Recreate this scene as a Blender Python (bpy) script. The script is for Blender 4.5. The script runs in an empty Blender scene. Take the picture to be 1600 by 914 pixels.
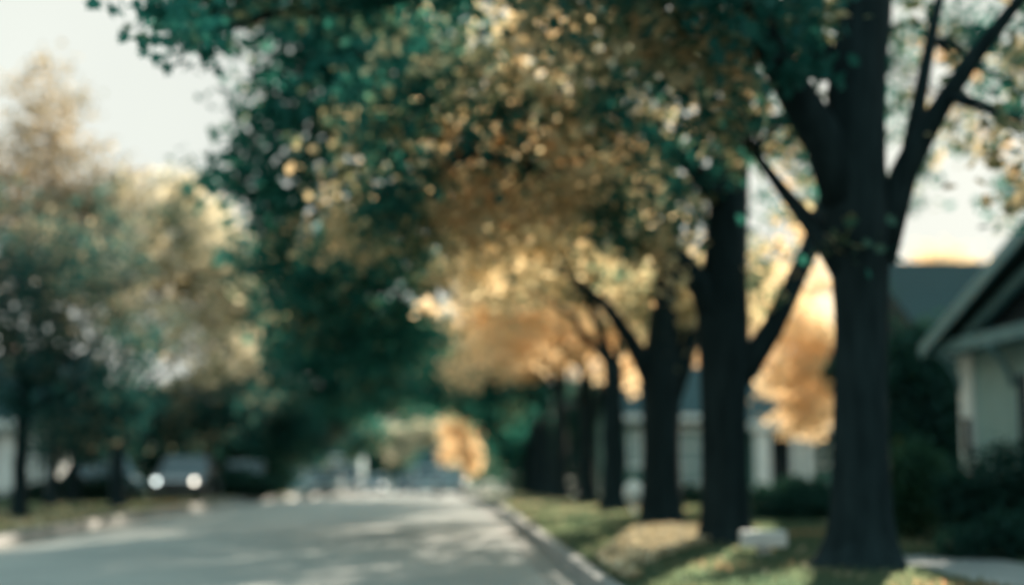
import bpy, math, random
import numpy as np
from mathutils import Vector, Matrix

random.seed(7)
RNG = np.random.default_rng(7)
R = math.radians
S = bpy.context.scene
COL = S.collection

# ------------------------------------------------------------------ camera
CAM_Z = 1.32
LENS = 50.0
F = 1600 * LENS / 36.0
cam_d = bpy.data.cameras.new('camera')
cam = bpy.data.objects.new('camera', cam_d)
COL.objects.link(cam)
cam.location = (0, 0, CAM_Z)
cam.rotation_mode = 'XYZ'
cam.rotation_euler = (R(90 + 6.77), 0, R(-2.88))
cam_d.lens = LENS
cam_d.sensor_width = 36
cam_d.clip_end = 5000
cam_d.clip_start = 0.05
cam_d.dof.use_dof = True
cam_d.dof.focus_distance = 7.0
cam_d.dof.aperture_fstop = 0.56
cam_d.dof.aperture_blades = 0
S.camera = cam
ROT = cam.rotation_euler.to_matrix()

# ------------------------------------------------------------------ sky, sun, exposure
SUN_EL, SUN_AZ = R(16.5), R(20)          # azimuth measured from +Y towards +X
w = bpy.data.worlds.new('World')
S.world = w
w.use_nodes = True
nt = w.node_tree
nt.nodes.clear()
out = nt.nodes.new('ShaderNodeOutputWorld')
bg = nt.nodes.new('ShaderNodeBackground')
bg.inputs['Strength'].default_value = 0.082
sky = nt.nodes.new('ShaderNodeTexSky')
sky.sky_type = 'NISHITA'
sky.sun_disc = False
sky.sun_elevation = SUN_EL
sky.sun_rotation = SUN_AZ
sky.dust_density = 2.0
sky.air_density = 1.0
sky.ozone_density = 2.0
# thin high cloud: dense towards the horizon, open overhead
geo = nt.nodes.new('ShaderNodeTexCoord')
sep = nt.nodes.new('ShaderNodeSeparateXYZ')
nt.links.new(geo.outputs['Generated'], sep.inputs[0])
mr = nt.nodes.new('ShaderNodeMapRange')
mr.inputs['From Min'].default_value = 0.36
mr.inputs['From Max'].default_value = 0.85
mr.inputs['To Min'].default_value = 0.992
mr.inputs['To Max'].default_value = 0.6
nt.links.new(sep.outputs['Z'], mr.inputs['Value'])
noi = nt.nodes.new('ShaderNodeTexNoise')
noi.inputs['Scale'].default_value = 3.0
noi.inputs['Detail'].default_value = 5
nt.links.new(geo.outputs['Generated'], noi.inputs['Vector'])
cr = nt.nodes.new('ShaderNodeValToRGB')
cr.color_ramp.elements[0].position = 0.3
cr.color_ramp.elements[0].color = (5.3, 5.5, 5.2, 1)
cr.color_ramp.elements[1].position = 0.7
cr.color_ramp.elements[1].color = (5.9, 6.1, 5.7, 1)
nt.links.new(noi.outputs['Fac'], cr.inputs['Fac'])
mx = nt.nodes.new('ShaderNodeMix')
mx.data_type = 'RGBA'
nt.links.new(mr.outputs['Result'], mx.inputs['Factor'])
nt.links.new(sky.outputs['Color'], mx.inputs[6])
ze = nt.nodes.new('ShaderNodeValToRGB')
ze.color_ramp.elements[0].position = 0.34
ze.color_ramp.elements[0].color = (.535, .54, .53, 1)
ze.color_ramp.elements[1].position = 0.8
ze.color_ramp.elements[1].color = (.64, 1.0, 1.08, 1)
nt.links.new(sep.outputs['Z'], ze.inputs['Fac'])
ml = nt.nodes.new('ShaderNodeMix')
ml.data_type = 'RGBA'; ml.blend_type = 'MULTIPLY'
ml.inputs['Factor'].default_value = 1.0
nt.links.new(cr.outputs['Color'], ml.inputs[6])
nt.links.new(ze.outputs['Color'], ml.inputs[7])
nt.links.new(ml.outputs[2], mx.inputs[7])
nt.links.new(mx.outputs[2], bg.inputs['Color'])
nt.links.new(bg.outputs[0], out.inputs['Surface'])

sun_d = bpy.data.lights.new('sun', 'SUN')
sun_d.energy = 5.0
sun_d.angle = R(0.6)
sun_d.color = (1.0, 0.88, 0.72)
sun = bpy.data.objects.new('sun', sun_d)
COL.objects.link(sun)
sdir = Vector((math.sin(SUN_AZ) * math.cos(SUN_EL), math.cos(SUN_AZ) * math.cos(SUN_EL), math.sin(SUN_EL)))
sun.rotation_euler = sdir.to_track_quat('Z', 'Y').to_euler()
sun.location = (30, 80, 40)

vs = S.view_settings
vs.view_transform = 'Standard'
vs.look = 'None'
vs.gamma = 1.0
vs.use_curve_mapping = False
vs.exposure = 1.8
S.render.engine = 'CYCLES'
S.cycles.use_denoising = True
S.cycles.max_bounces = 8
S.cycles.transparent_max_bounces = 8
S.cycles.sample_clamp_indirect = 6

# ------------------------------------------------------------------ helpers
def at(px, py, Y):
    """World point at depth Y seen at pixel (px, py) of the 1600 wide photograph."""
    d = ROT @ Vector(((px - 800) / F, (457 - py) / F, -1.0))
    t = Y / d.y
    return Vector((d.x * t, Y, CAM_Z + d.z * t))

def g(Y):
    """Street profile: level near the camera, falling away beyond 30 m."""
    if Y < 30: return 0.0
    if Y < 60: return -0.0003 * (Y - 30) ** 2
    if Y < 200: return -0.27 - 0.018 * (Y - 60)
    return -2.79
V0 = 0.12                                  # verge height above the road

class MB:
    def __init__(self):
        self.v = []; self.f = []
    def add(self, vs, fs):
        n = len(self.v)
        self.v.extend([tuple(p) for p in vs])
        self.f.extend([tuple(i + n for i in q) for q in fs])
        return self
    def box(self, c, s, rz=0.0, M=None):
        hx, hy, hz = s[0] / 2, s[1] / 2, s[2] / 2
        pts = [Vector((x, y, z)) for x in (-hx, hx) for y in (-hy, hy) for z in (-hz, hz)]
        Rm = M if M is not None else Matrix.Rotation(rz, 3, 'Z')
        pts = [Rm @ p + Vector(c) for p in pts]
        return self.add(pts, [(0, 1, 3, 2), (4, 6, 7, 5), (0, 4, 5, 1), (2, 3, 7, 6), (0, 2, 6, 4), (1, 5, 7, 3)])
    def beam(self, a, b, wdt, hgt):
        a, b = Vector(a), Vector(b)
        d = (b - a)
        q = d.to_track_quat('Y', 'Z').to_matrix()
        return self.box((a + b) / 2, (wdt, d.length, hgt), M=q)
    def tube(self, pts, rad, n=8, flute=0.0, seed=0):
        pts = [Vector(p) for p in pts]
        m = len(pts)
        vs = []
        rr = random.Random(seed)
        ph = [rr.random() * 6.28 for _ in range(4)]
        u = None
        for i, p in enumerate(pts):
            t = (pts[min(i + 1, m - 1)] - pts[max(i - 1, 0)])
            if t.length < 1e-6: t = Vector((0, 0, 1))
            t.normalize()
            if u is None:
                u = Vector((1, 0, 0)) if abs(t.x) < .9 else Vector((0, 1, 0))
            u = (u - t * u.dot(t)).normalized()
            w_ = t.cross(u)
            for k in range(n):
                a = 2 * math.pi * k / n
                r = rad[i] * (1 + flute * (math.sin(3 * a + ph[0] + i * .23) * .5 + math.sin(5 * a + ph[1] - i * .31) * .35))
                vs.append(p + u * (math.cos(a) * r) + w_ * (math.sin(a) * r))
        fs = [(i * n + k, i * n + (k + 1) % n, (i + 1) * n + (k + 1) % n, (i + 1) * n + k) for i in range(m - 1) for k in range(n)]
        fs.append(tuple(range(n - 1, -1, -1)))
        fs.append(tuple((m - 1) * n + k for k in range(n)))
        return self.add(vs, fs)
    def cyl(self, c, r, depth, axis='X', n=20):
        c = Vector(c)
        ax = {'X': Vector((1, 0, 0)), 'Y': Vector((0, 1, 0)), 'Z': Vector((0, 0, 1))}[axis]
        return self.tube([c - ax * depth / 2, c + ax * depth / 2], [r, r], n)
    def build(self, name, mat, parent=None, smooth=False, bevel=0.0, loc=None):
        me = bpy.data.meshes.new(name)
        me.from_pydata(self.v, [], self.f)
        me.update()
        if smooth:
            me.polygons.foreach_set('use_smooth', [True] * len(me.polygons))
        o = bpy.data.objects.new(name, me)
        COL.objects.link(o)
        me.materials.append(mat)
        if loc is not None: o.location = loc
        if parent is not None: o.parent = parent
        if bevel > 0:
            b = o.modifiers.new('bevel', 'BEVEL')
            b.width = bevel; b.segments = 2; b.limit_method = 'ANGLE'
        return o

def np_mesh(name, verts, faces, mat, parent=None):
    """verts (N,3) array, faces (M,k) array."""
    me = bpy.data.meshes.new(name)
    k = faces.shape[1]
    me.vertices.add(len(verts))
    me.vertices.foreach_set('co', verts.astype(np.float32).ravel())
    me.loops.add(faces.size)
    me.loops.foreach_set('vertex_index', faces.astype(np.int32).ravel())
    me.polygons.add(len(faces))
    me.polygons.foreach_set('loop_start', np.arange(0, faces.size, k, dtype=np.int32))
    me.update(calc_edges=True)
    me.validate()
    o = bpy.data.objects.new(name, me)
    COL.objects.link(o)
    me.materials.append(mat)
    if parent is not None: o.parent = parent
    return o

def tag(o, label=None, cat=None, group=None, kind=None):
    if label: o['label'] = label
    if cat: o['category'] = cat
    if group: o['group'] = group
    if kind: o['kind'] = kind
    return o

def empty(name, loc=(0, 0, 0), rz=0.0):
    o = bpy.data.objects.new(name, None)
    COL.objects.link(o)
    o.location = loc
    o.rotation_euler = (0, 0, rz)
    o.empty_display_size = 0.3
    return o

# ------------------------------------------------------------------ materials
def nodes(name):
    m = bpy.data.materials.new(name)
    m.use_nodes = True
    t = m.node_tree
    t.nodes.clear()
    o = t.nodes.new('ShaderNodeOutputMaterial')
    return m, t, o

def surf(name, c1, c2, scale=4.0, rough=0.8, bump=0.0, bscale=40.0, detail=6, spec=0.3, stretch=None, coord='Object', metal=0.0, coat=0.0):
    m, t, o = nodes(name)
    b = t.nodes.new('ShaderNodeBsdfPrincipled')
    tc = t.nodes.new('ShaderNodeTexCoord')
    mp = t.nodes.new('ShaderNodeMapping')
    if stretch: mp.inputs['Scale'].default_value = stretch
    t.links.new(tc.outputs[coord], mp.inputs['Vector'])
    n = t.nodes.new('ShaderNodeTexNoise')
    n.inputs['Scale'].default_value = scale
    n.inputs['Detail'].default_value = detail
    t.links.new(mp.outputs[0], n.inputs['Vector'])
    r = t.nodes.new('ShaderNodeValToRGB')
    r.color_ramp.elements[0].position = 0.32
    r.color_ramp.elements[1].position = 0.68
    r.color_ramp.elements[0].color = (*c1, 1)
    r.color_ramp.elements[1].color = (*c2, 1)
    t.links.new(n.outputs['Fac'], r.inputs['Fac'])
    t.links.new(r.outputs['Color'], b.inputs['Base Color'])
    b.inputs['Roughness'].default_value = rough
    b.inputs['Specular IOR Level'].default_value = spec
    b.inputs['Metallic'].default_value = metal
    b.inputs['Coat Weight'].default_value = coat
    if bump > 0:
        n2 = t.nodes.new('ShaderNodeTexNoise')
        n2.inputs['Scale'].default_value = bscale
        n2.inputs['Detail'].default_value = 4
        t.links.new(mp.outputs[0], n2.inputs['Vector'])
        bp = t.nodes.new('ShaderNodeBump')
        bp.inputs['Strength'].default_value = bump
        bp.inputs['Distance'].default_value = 0.03
        t.links.new(n2.outputs['Fac'], bp.inputs['Height'])
        t.links.new(bp.outputs[0], b.inputs['Normal'])
    t.links.new(b.outputs[0], o.inputs['Surface'])
    return m

def leafmat(name, stops, trans=0.5, clump=0.45, rough=0.6, boost=1.0, tint=(1.5, 1.0, .62)):
    """Leaves: the colour varies from leaf to leaf and from clump to clump."""
    m, t, o = nodes(name)
    ge = t.nodes.new('ShaderNodeNewGeometry')
    tc = t.nodes.new('ShaderNodeTexCoord')
    n = t.nodes.new('ShaderNodeTexNoise')
    n.inputs['Scale'].default_value = 0.55
    n.inputs['Detail'].default_value = 2
    t.links.new(tc.outputs['Object'], n.inputs['Vector'])
    nr = t.nodes.new('ShaderNodeMapRange')
    nr.inputs['From Min'].default_value = 0.33
    nr.inputs['From Max'].default_value = 0.67
    t.links.new(n.outputs['Fac'], nr.inputs['Value'])
    mi = t.nodes.new('ShaderNodeMix')
    mi.data_type = 'FLOAT'
    mi.inputs[0].default_value = clump
    t.links.new(ge.outputs['Random Per Island'], mi.inputs[2])
    t.links.new(nr.outputs['Result'], mi.inputs[3])
    r = t.nodes.new('ShaderNodeValToRGB')
    el = r.color_ramp.elements
    el[0].position, el[0].color = stops[0][0], (*stops[0][1], 1)
    el[1].position, el[1].color = stops[-1][0], (*stops[-1][1], 1)
    for p, c in stops[1:-1]:
        e = el.new(p); e.color = (*c, 1)
    t.links.new(mi.outputs[0], r.inputs['Fac'])
    d = t.nodes.new('ShaderNodeBsdfDiffuse')
    tr = t.nodes.new('ShaderNodeBsdfTranslucent')
    gl = t.nodes.new('ShaderNodeBsdfGlossy')
    gl.inputs['Roughness'].default_value = rough
    gl.inputs['Color'].default_value = (.25, .28, .26, 1)
    hs = t.nodes.new('ShaderNodeHueSaturation')
    hs.inputs['Saturation'].default_value = 0.95
    hs.inputs['Value'].default_value = 1.7 * boost
    t.links.new(r.outputs['Color'], d.inputs['Color'])
    t.links.new(r.outputs['Color'], hs.inputs['Color'])
    tm = t.nodes.new('ShaderNodeMix')
    tm.data_type = 'RGBA'; tm.blend_type = 'MULTIPLY'
    tm.inputs['Factor'].default_value = 1.0
    tm.inputs[7].default_value = (*tint, 1)
    t.links.new(hs.outputs[0], tm.inputs[6])
    t.links.new(tm.outputs[2], tr.inputs['Color'])
    a = t.nodes.new('ShaderNodeMixShader')
    a.inputs[0].default_value = trans
    t.links.new(d.outputs[0], a.inputs[1]); t.links.new(tr.outputs[0], a.inputs[2])
    b = t.nodes.new('ShaderNodeMixShader')
    b.inputs[0].default_value = 0.05
    t.links.new(a.outputs[0], b.inputs[1]); t.links.new(gl.outputs[0], b.inputs[2])
    t.links.new(b.outputs[0], o.inputs['Surface'])
    return m

def emit(name, c, s):
    m, t, o = nodes(name)
    e = t.nodes.new('ShaderNodeEmission')
    e.inputs['Color'].default_value = (*c, 1)
    e.inputs['Strength'].default_value = s
    t.links.new(e.outputs[0], o.inputs['Surface'])
    return m

TEAL1, TEAL2, OLIVE, TAN, GOLD, RUST = (.005, .056, .051), (.012, .090, .078), (.085, .105, .055), (.44, .36, .23), (.56, .45, .30), (.40, .25, .13)
L_MAPLE = leafmat('street_maple_leaf', [(0, TEAL1), (.42, TEAL2), (.52, OLIVE), (.66, TAN), (.98, RUST)], .6, .80, tint=(1.2, 1.12, .96))
L_PALE = leafmat('yellowing_maple_leaf', [(0, TEAL2), (.26, (.06, .12, .085)), (.42, (.30, .27, .17)), (.62, (.54, .45, .29)), (1, (.62, .50, .33))], .6, .75, tint=(1.12, 1.06, .92))
L_HALF = leafmat('turning_maple_leaf', [(0, TEAL1), (.50, TEAL2), (.60, OLIVE), (.74, TAN), (.99, RUST)], .5, .82, tint=(1.05, 1, .88))
L_NEAR = leafmat('nearest_maple_leaf', [(0, TEAL1), (.50, TEAL2), (.66, OLIVE), (.85, TAN), (1, RUST)], .38, .75, tint=(1.1, 1, .85))
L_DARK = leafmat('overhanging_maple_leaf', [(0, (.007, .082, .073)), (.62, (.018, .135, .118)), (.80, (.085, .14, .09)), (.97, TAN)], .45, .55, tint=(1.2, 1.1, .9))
L_GOLD = leafmat('golden_leaf', [(0, (.46, .36, .22)), (.5, GOLD), (1, (.64, .55, .39))], .6, .4, tint=(1.15, 1.06, .92))
L_CREAM = leafmat('pale_elm_leaf', [(0, (.04, .115, .09)), (.30, (.13, .15, .10)), (.42, (.47, .43, .33)), (1, (.64, .58, .47))], .42, .65, tint=(1, .97, .86))
L_TEAL = leafmat('linden_leaf', [(0, (.005, .048, .046)), (.60, (.014, .085, .075)), (.85, (.10, .12, .07)), (1, (.22, .17, .09))], .45, .55, tint=(1.2, 1, .75))
L_MUTED = leafmat('muted_linden_leaf', [(0, (.006, .044, .046)), (.55, (.018, .090, .083)), (.65, (.11, .13, .095)), (1, (.32, .27, .19))], .38, .5, tint=(1.1, 1, .9))
L_TANTOP = leafmat('thin_tan_leaf', [(0, (.05, .10, .08)), (.30, (.24, .21, .15)), (1, (.44, .36, .26))], .36, .5, tint=(1, .95, .85))
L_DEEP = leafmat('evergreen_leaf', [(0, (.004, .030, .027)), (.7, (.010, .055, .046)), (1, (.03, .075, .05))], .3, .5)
L_SHRUB = leafmat('shrub_leaf', [(0, (.010, .045, .034)), (.6, (.02, .085, .055)), (1, (.10, .12, .05))], .4, .5)
M_GRASS = leafmat('grass_blade', [(0, (.022, .078, .060)), (.72, (.045, .10, .068)), (1, (.26, .22, .15))], .6, .6, tint=(2.4, 1.3, 1.0))
M_LITTER = leafmat('fallen_leaf', [(0, (.28, .22, .14)), (.5, (.46, .39, .27)), (1, (.54, .48, .36))], .25, .3, tint=(1.05, 1, .85))
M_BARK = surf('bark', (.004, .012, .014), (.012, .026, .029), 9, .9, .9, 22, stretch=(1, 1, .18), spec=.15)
M_BARK2 = surf('grey_bark', (.05, .05, .045), (.13, .12, .10), 9, .9, .9, 22, stretch=(1, 1, .18), spec=.15)
M_ROAD = surf('worn_asphalt', (.20, .215, .20), (.27, .28, .255), .35, .62, .35, 160, 9, spec=.5)
M_GUTTER = surf('gutter_concrete', (.16, .16, .145), (.27, .26, .23), 1.2, .8, .3, 90, spec=.3)
M_KERB = surf('kerb_concrete', (.17, .175, .165), (.30, .29, .265), 1.5, .8, .3, 60)
M_WALK = surf('sidewalk_concrete', (.15, .17, .17), (.24, .25, .24), 1.0, .8, .25, 80)
M_SOIL = surf('lawn_soil', (.022, .050, .032), (.055, .070, .040), .8, .95, .5, 30)
M_GROUND = surf('ground', (.025, .04, .024), (.06, .06, .035), .05, .95)
M_WHITE = surf('white_paint', (.66, .70, .68), (.76, .79, .77), 3, .55, .05, 60)
M_SIDING = surf('pale_siding', (.20, .33, .32), (.26, .40, .385), 2, .6, .05, 60)
M_TEALPAINT = surf('green_paint', (.05, .14, .12), (.075, .18, .15), 2, .6)
M_TRIM = surf('bluish_trim', (.09, .20, .22), (.13, .26, .28), 2, .55)
M_SHINGLE = surf('roof_shingle', (.014, .042, .047), (.030, .068, .073), 14, .9, .6, 30, stretch=(1, 1, 1))
M_DARKWALL = surf('dark_shingle_wall', (.014, .026, .032), (.03, .045, .052), 8, .9, .4, 30)
M_BRICK = surf('brown_brick', (.10, .055, .04), (.19, .11, .075), 6, .9, .4, 40)
M_STONE = surf('pale_stone', (.52, .54, .52), (.68, .69, .66), 5, .8, .3, 50)
M_GLASS = surf('window_glass', (.03, .045, .05), (.05, .07, .075), .6, .12, spec=.4)
M_BLIND = surf('window_blind', (.45, .53, .55), (.55, .62, .63), 2, .5)
M_BLACK = surf('black_metal', (.012, .013, .014), (.025, .026, .027), 6, .5)
M_TYRE = surf('tyre_rubber', (.012, .012, .013), (.025, .025, .026), 10, .85)
M_RIM = surf('alloy', (.45, .46, .47), (.55, .56, .57), 8, .3, metal=.9)
M_CHROME = surf('bumper', (.10, .10, .10), (.16, .16, .16), 6, .4)
M_PLATE = surf('number_plate', (.6, .6, .58), (.7, .7, .67), 3, .5)
M_TAIL = surf('tail_lamp_lens', (.22, .01, .008), (.34, .015, .01), 5, .2)
M_LENS = surf('lamp_lens', (.7, .72, .7), (.82, .83, .8), 5, .12, spec=.8)
M_LAMP = emit('lit_headlamp_cool', (.88, 1.0, .95), 1.6)
M_LAMPW = emit('lit_headlamp_warm', (1.0, .93, .78), 2.0)
def paint(name, c): return surf(name, tuple(x * .92 for x in c), c, 1.5, .32, coat=.7, spec=.5)

# ------------------------------------------------------------------ ground, road, verges
YS = [-40, -20, -5, 2, 6, 10, 14, 18, 22, 26, 30] + list(np.arange(32, 64, 2.0)) + [70, 80, 95, 110, 130, 150, 175, 200, 260, 400, 800, 2000]
def strip(name, xs, zs, mat, kind='structure', y0=-40, y1=2000, label=None, sub=1):
    """A sheet along the street: cross profile xs/zs, following the street's fall."""
    m = MB()
    ys = [y for y in YS if y0 <= y <= y1]
    n = len(xs)
    vs = [(x, y, g(y) + z) for y in ys for x, z in zip(xs, zs)]
    fs = [(i * n + k, i * n + k + 1, (i + 1) * n + k + 1, (i + 1) * n + k) for i in range(len(ys) - 1) for k in range(n - 1)]
    m.add(vs, fs)
    o = m.build(name, mat)
    o['kind'] = kind
    return o

RL, RR = -7.05, 1.58
strip('ground', [-900, -60, RL - 4, 0, RR + 4, 60, 900], [-.06] * 7, M_GROUND)
strip('road', [RL + .4, -5.2, -2.7, -.2, RR - .38], [-.03, .03, .06, .04, -.01], M_ROAD, y1=260)
strip('gutter', [RL, RL + .4], [-.035, -.026], M_GUTTER, y1=260)
strip('gutter', [RR - .38, RR], [-.006, -.02], M_GUTTER, y1=260)
strip('kerb', [RL - .2, RL - .19, RL - .03, RL + .004], [-.05, .135, .135, -.05], M_KERB, y1=260)
strip('kerb', [RR - .004, RR + .03, RR + .19, RR + .2], [-.05, .135, .135, -.05], M_KERB, y1=260)
strip('verge', [RR + .2, 2.6, 4.2, 5.3, 6.8], [.115, .12, .135, .12, .12], M_SOIL, y1=260)
strip('sidewalk', [5.3, 5.301, 6.8, 6.801], [.06, .135, .14, .06], M_WALK, y1=18)
strip('lawn', [6.8, 9, 14, 60], [.12, .14, .18, .3], M_SOIL, y1=260)
strip('lawn', [-60, -16, -10, RL - .2], [.3, .22, .15, .115], M_SOIL, y1=260)

def verge_z(x, y):
    z = V0
    if x > 6.8: z += min(.06, (x - 6.8) * .008)
    if x < -10: z += min(.07, (-10 - x) * .012)
    return g(y) + z

def grass(name, areas, mat, label):
    vs = []; fs = []
    P = []
    for (x0, x1, y0, y1, n) in areas:
        u = RNG.random(n)
        y = y0 + (y1 - y0) * u ** 1.7
        x = x0 + (x1 - x0) * RNG.random(n)
        P.append(np.stack([x, y, np.array([verge_z(a, b) for a, b in zip(x, y)]) - .01], 1))
    P = np.concatenate(P)
    n = len(P)
    a = RNG.random(n) * 2 * np.pi
    wd = (.010 + .012 * RNG.random(n)) * (1 + P[:, 1] / 40)
    h = .05 + .08 * RNG.random(n)
    side = np.stack([np.cos(a), np.sin(a), 0 * a], 1) * wd[:, None]
    tip = P + np.stack([(RNG.random(n) - .5) * .08, (RNG.random(n) - .5) * .08, h], 1)
    v = np.stack([P - side, P + side, tip], 1).reshape(-1, 3)
    f = np.arange(3 * n).reshape(n, 3)
    o = np_mesh(name, v, f, mat)
    return tag(o, label, 'grass', kind='stuff')
grass('grass', [(RR + .22, 5.28, 11, 34, 26000), (RR + .22, 5.28, 30, 70, 12000), (5.3, 6.8, 18.1, 60, 9000), (6.82, 12, 13, 40, 14000), (6.82, 14, 40, 70, 6000),
                (-14, RL - .22, 18, 45, 20000), (-14, RL - .22, 40, 75, 9000)], M_GRASS, 'short mixed green and straw grass of the verges and lawns')

# leaf shapes ---------------------------------------------------------------
def leaf_batch(C, size, shape='diamond', up=0.0):
    """Leaf polygons at points C (N,3); returns verts, faces."""
    n = len(C)
    nr = RNG.normal(size=(n, 3)); nr[:, 2] += up * np.sign(nr[:, 2])
    nr /= np.linalg.norm(nr, axis=1)[:, None]
    t = RNG.normal(size=(n, 3))
    t -= nr * (t * nr).sum(1)[:, None]
    t /= np.linalg.norm(t, axis=1)[:, None]
    b = np.cross(nr, t)
    s = size * (.65 + .7 * RNG.random(n))
    if shape == 'maple':
        prof = [(0, 0), (.16, .10), (.46, .02), (.36, .26), (.60, .50), (.28, .56), (0, 1.0), (-.28, .56), (-.60, .50), (-.36, .26), (-.46, .02), (-.16, .10)]
    else:
        prof = [(0, 0), (.36, .36), (.25, .72), (0, 1.0), (-.25, .72), (-.36, .36)]
    k = len(prof)
    v = np.empty((n, k, 3))
    for i, (x, y) in enumerate(prof):
        v[:, i] = C + (b * x + t * (y - .4)) * s[:, None] + nr * (abs(x) * .25 * s)[:, None]
    return v.reshape(-1, 3), np.arange(n * k).reshape(n, k)

def litter(areas, size, label):
    P = []
    for (x0, x1, y0, y1, n) in areas:
        x = x0 + (x1 - x0) * RNG.random(n); y = y0 + (y1 - y0) * RNG.random(n) ** 1.5
        P.append(np.stack([x, y, np.array([verge_z(a, b) for a, b in zip(x, y)]) + .03 + .05 * RNG.random(n)], 1))
    y = 14.0 + 10.8 * RNG.random(2600) ** .8  # pale leaf drift in the sun patch's outline, brightening it by colour
    lo = 1.85 + np.maximum(0, y - 17) * .20
    hi = np.maximum(lo + .1, np.minimum(4.35, 3.95 - (20.7 - y) * .364))
    x = lo + (hi - lo) * RNG.random(2600)
    P.append(np.stack([x, y, np.array([verge_z(a, b) for a, b in zip(x, y)]) + .08 + .06 * RNG.random(2600)], 1))
    P = np.concatenate(P)
    v, f = leaf_batch(P, size, up=1.6)
    tag(np_mesh('fallen_leaves', v, f, M_LITTER), label, 'leaves', kind='stuff')
litter([(RR + .2, 4.8, 14, 60, 200), (1.9, 4.0, 30, 50, 500), (7, 12, 14, 60, 900), (-10, RL - .2, 20, 70, 900), (RL - 1.0, RL - .2, 26, 60, 500)], .11, 'scattered tan autumn leaves on the verges, with a pale drift shaped to brighten the sun patch')

# ------------------------------------------------------------------ trees
def curve_pts(a, b, sag, n=7, wob=.0):
    a, b = Vector(a), Vector(b)
    out_ = []
    L = (b - a).length
    for i in range(n):
        t = i / (n - 1)
        p = a.lerp(b, t) + Vector((0, 0, sag * math.sin(math.pi * t)))
        if 0 < i < n - 1 and wob:
            p += Vector((random.uniform(-1, 1), random.uniform(-1, 1), random.uniform(-.6, .6))) * wob * L
        out_.append(p)
    return out_

def taper(r0, r1, n, p=1.0):
    return [r0 + (r1 - r0) * (i / (n - 1)) ** p for i in range(n)]

def tree(label, base, r, fork, blobs, n_leaf, size, mat, limbs=(), auto=4, lean=(0, 0), bark=None, group=None,
         shape='diamond', flare=1.7, name='street_tree', clus=(.28, .6), per=26, trunk_pts=None, top_r=.72, twigs=14, cat='tree', extra=()):
    """Trunk, limbs, twigs and a crown of leaf clumps filling the given ellipsoids (world x,y,z,rx,ry,rz,weight)."""
    bark = bark or M_BARK
    bx, by = base
    bz = verge_z(bx, by) - .05
    root = empty(name, (bx, by, bz))
    tag(root, label, cat, group)
    O = Vector((bx, by, bz))
    # trunk
    if trunk_pts is None:
        pts = []
        nn = 9
        for i in range(nn):
            t = i / (nn - 1)
            pts.append(Vector((lean[0] * t + random.uniform(-.03, .03) * (i > 0), lean[1] * t + random.uniform(-.03, .03) * (i > 0), fork * t)))
        rad = [r * (1 + (flare - 1) * max(0, 1 - p.z / .55) ** 2) * (1 - (1 - top_r) * (p.z / fork)) for p in pts]
        pts.insert(1, pts[0].lerp(pts[1], .45)); rad.insert(1, r * (1 + (flare - 1) * .35))
    else:
        pts = [Vector(p) - O for p, _ in trunk_pts]; rad = [q for _, q in trunk_pts]
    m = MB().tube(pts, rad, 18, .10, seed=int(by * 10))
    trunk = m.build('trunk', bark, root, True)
    top = pts[-1]; rt = rad[-1]
    nodes_ = [(p + O, q) for p, q in zip(pts[len(pts) // 2:], rad[len(rad) // 2:])]
    # limbs given explicitly
    for lp in limbs:
        P = [Vector(p) - O for p, _ in lp]; Q = [q for _, q in lp]
        MB().tube(P, Q, 10, .08, seed=len(nodes_)).build('limb', bark, trunk, True)
        nodes_ += [(p + O, q) for p, q in zip(P[1:], Q[1:])]
    # limbs reaching into the blobs
    wsum = sum(b[6] for b in blobs)
    order = sorted(blobs, key=lambda b: -b[6])
    for b in order[:auto]:
        c = Vector(b[:3]) + Vector((random.uniform(-.3, .3) * b[3], random.uniform(-.3, .3) * b[4], random.uniform(0, .3) * b[5]))
        P = curve_pts(top + Vector((0, 0, -.1)), c - O, .08 * (c - O - top).length, 9, .035)
        Q = taper(rt * .62, .035, 9, .8)
        MB().tube(P, Q, 9, .06).build('limb', bark, trunk, True)
        nodes_ += [(p + O, q) for p, q in zip(P[2:], Q[2:])]
    def clumps(bl, nl, pr):
        out_c = []
        ws = sum(b[6] for b in bl)
        for b in bl:
            k = max(2, int(round(max(6, nl // pr) * b[6] / ws)))
            d = RNG.normal(size=(k, 3)); d /= np.linalg.norm(d, axis=1)[:, None]
            out_c.append(np.array(b[:3]) + d * (RNG.random(k) ** .45)[:, None] * np.array(b[3:6]))
        return np.concatenate(out_c)
    def leaves(cents, sz, mt_, shp, pr, cl):
        cr_ = RNG.uniform(cl[0], cl[1], len(cents))
        idx = np.repeat(np.arange(len(cents)), RNG.integers(max(1, int(pr * .5)), int(pr * 1.5), len(cents)))
        off = RNG.normal(size=(len(idx), 3)) * np.array([1, 1, .62]) * (cr_[idx] * .62)[:, None]
        v, f = leaf_batch(cents[idx] + off - np.array(O), sz, shp, up=.25)
        np_mesh('crown', v, f, mt_, root)
    cents = clumps(blobs, n_leaf, per)
    # twigs from the nearest limb point to some clumps
    NP = np.array([tuple(p) for p, _ in nodes_]); NR = [q for _, q in nodes_]
    pick = RNG.permutation(len(cents))[:min(twigs * 5, 60)]
    for i in pick:
        c = cents[i]
        j = int(np.argmin(((NP - c) ** 2).sum(1) + RNG.random(len(NP)) * .4))
        P = curve_pts(Vector(NP[j]) - O, Vector(c) - O, .05, 5, .06)
        MB().tube(P, taper(min(NR[j] * .6, .05), .009, 5), 5).build('branch', bark, root, True)
    leaves(cents, size, mat, shape, per, clus)
    for (bl, nl, sz, mt_, pr, cl) in extra:
        leaves(clumps(bl, nl, pr), sz, mt_, shape, pr, cl)
    return root

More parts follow.
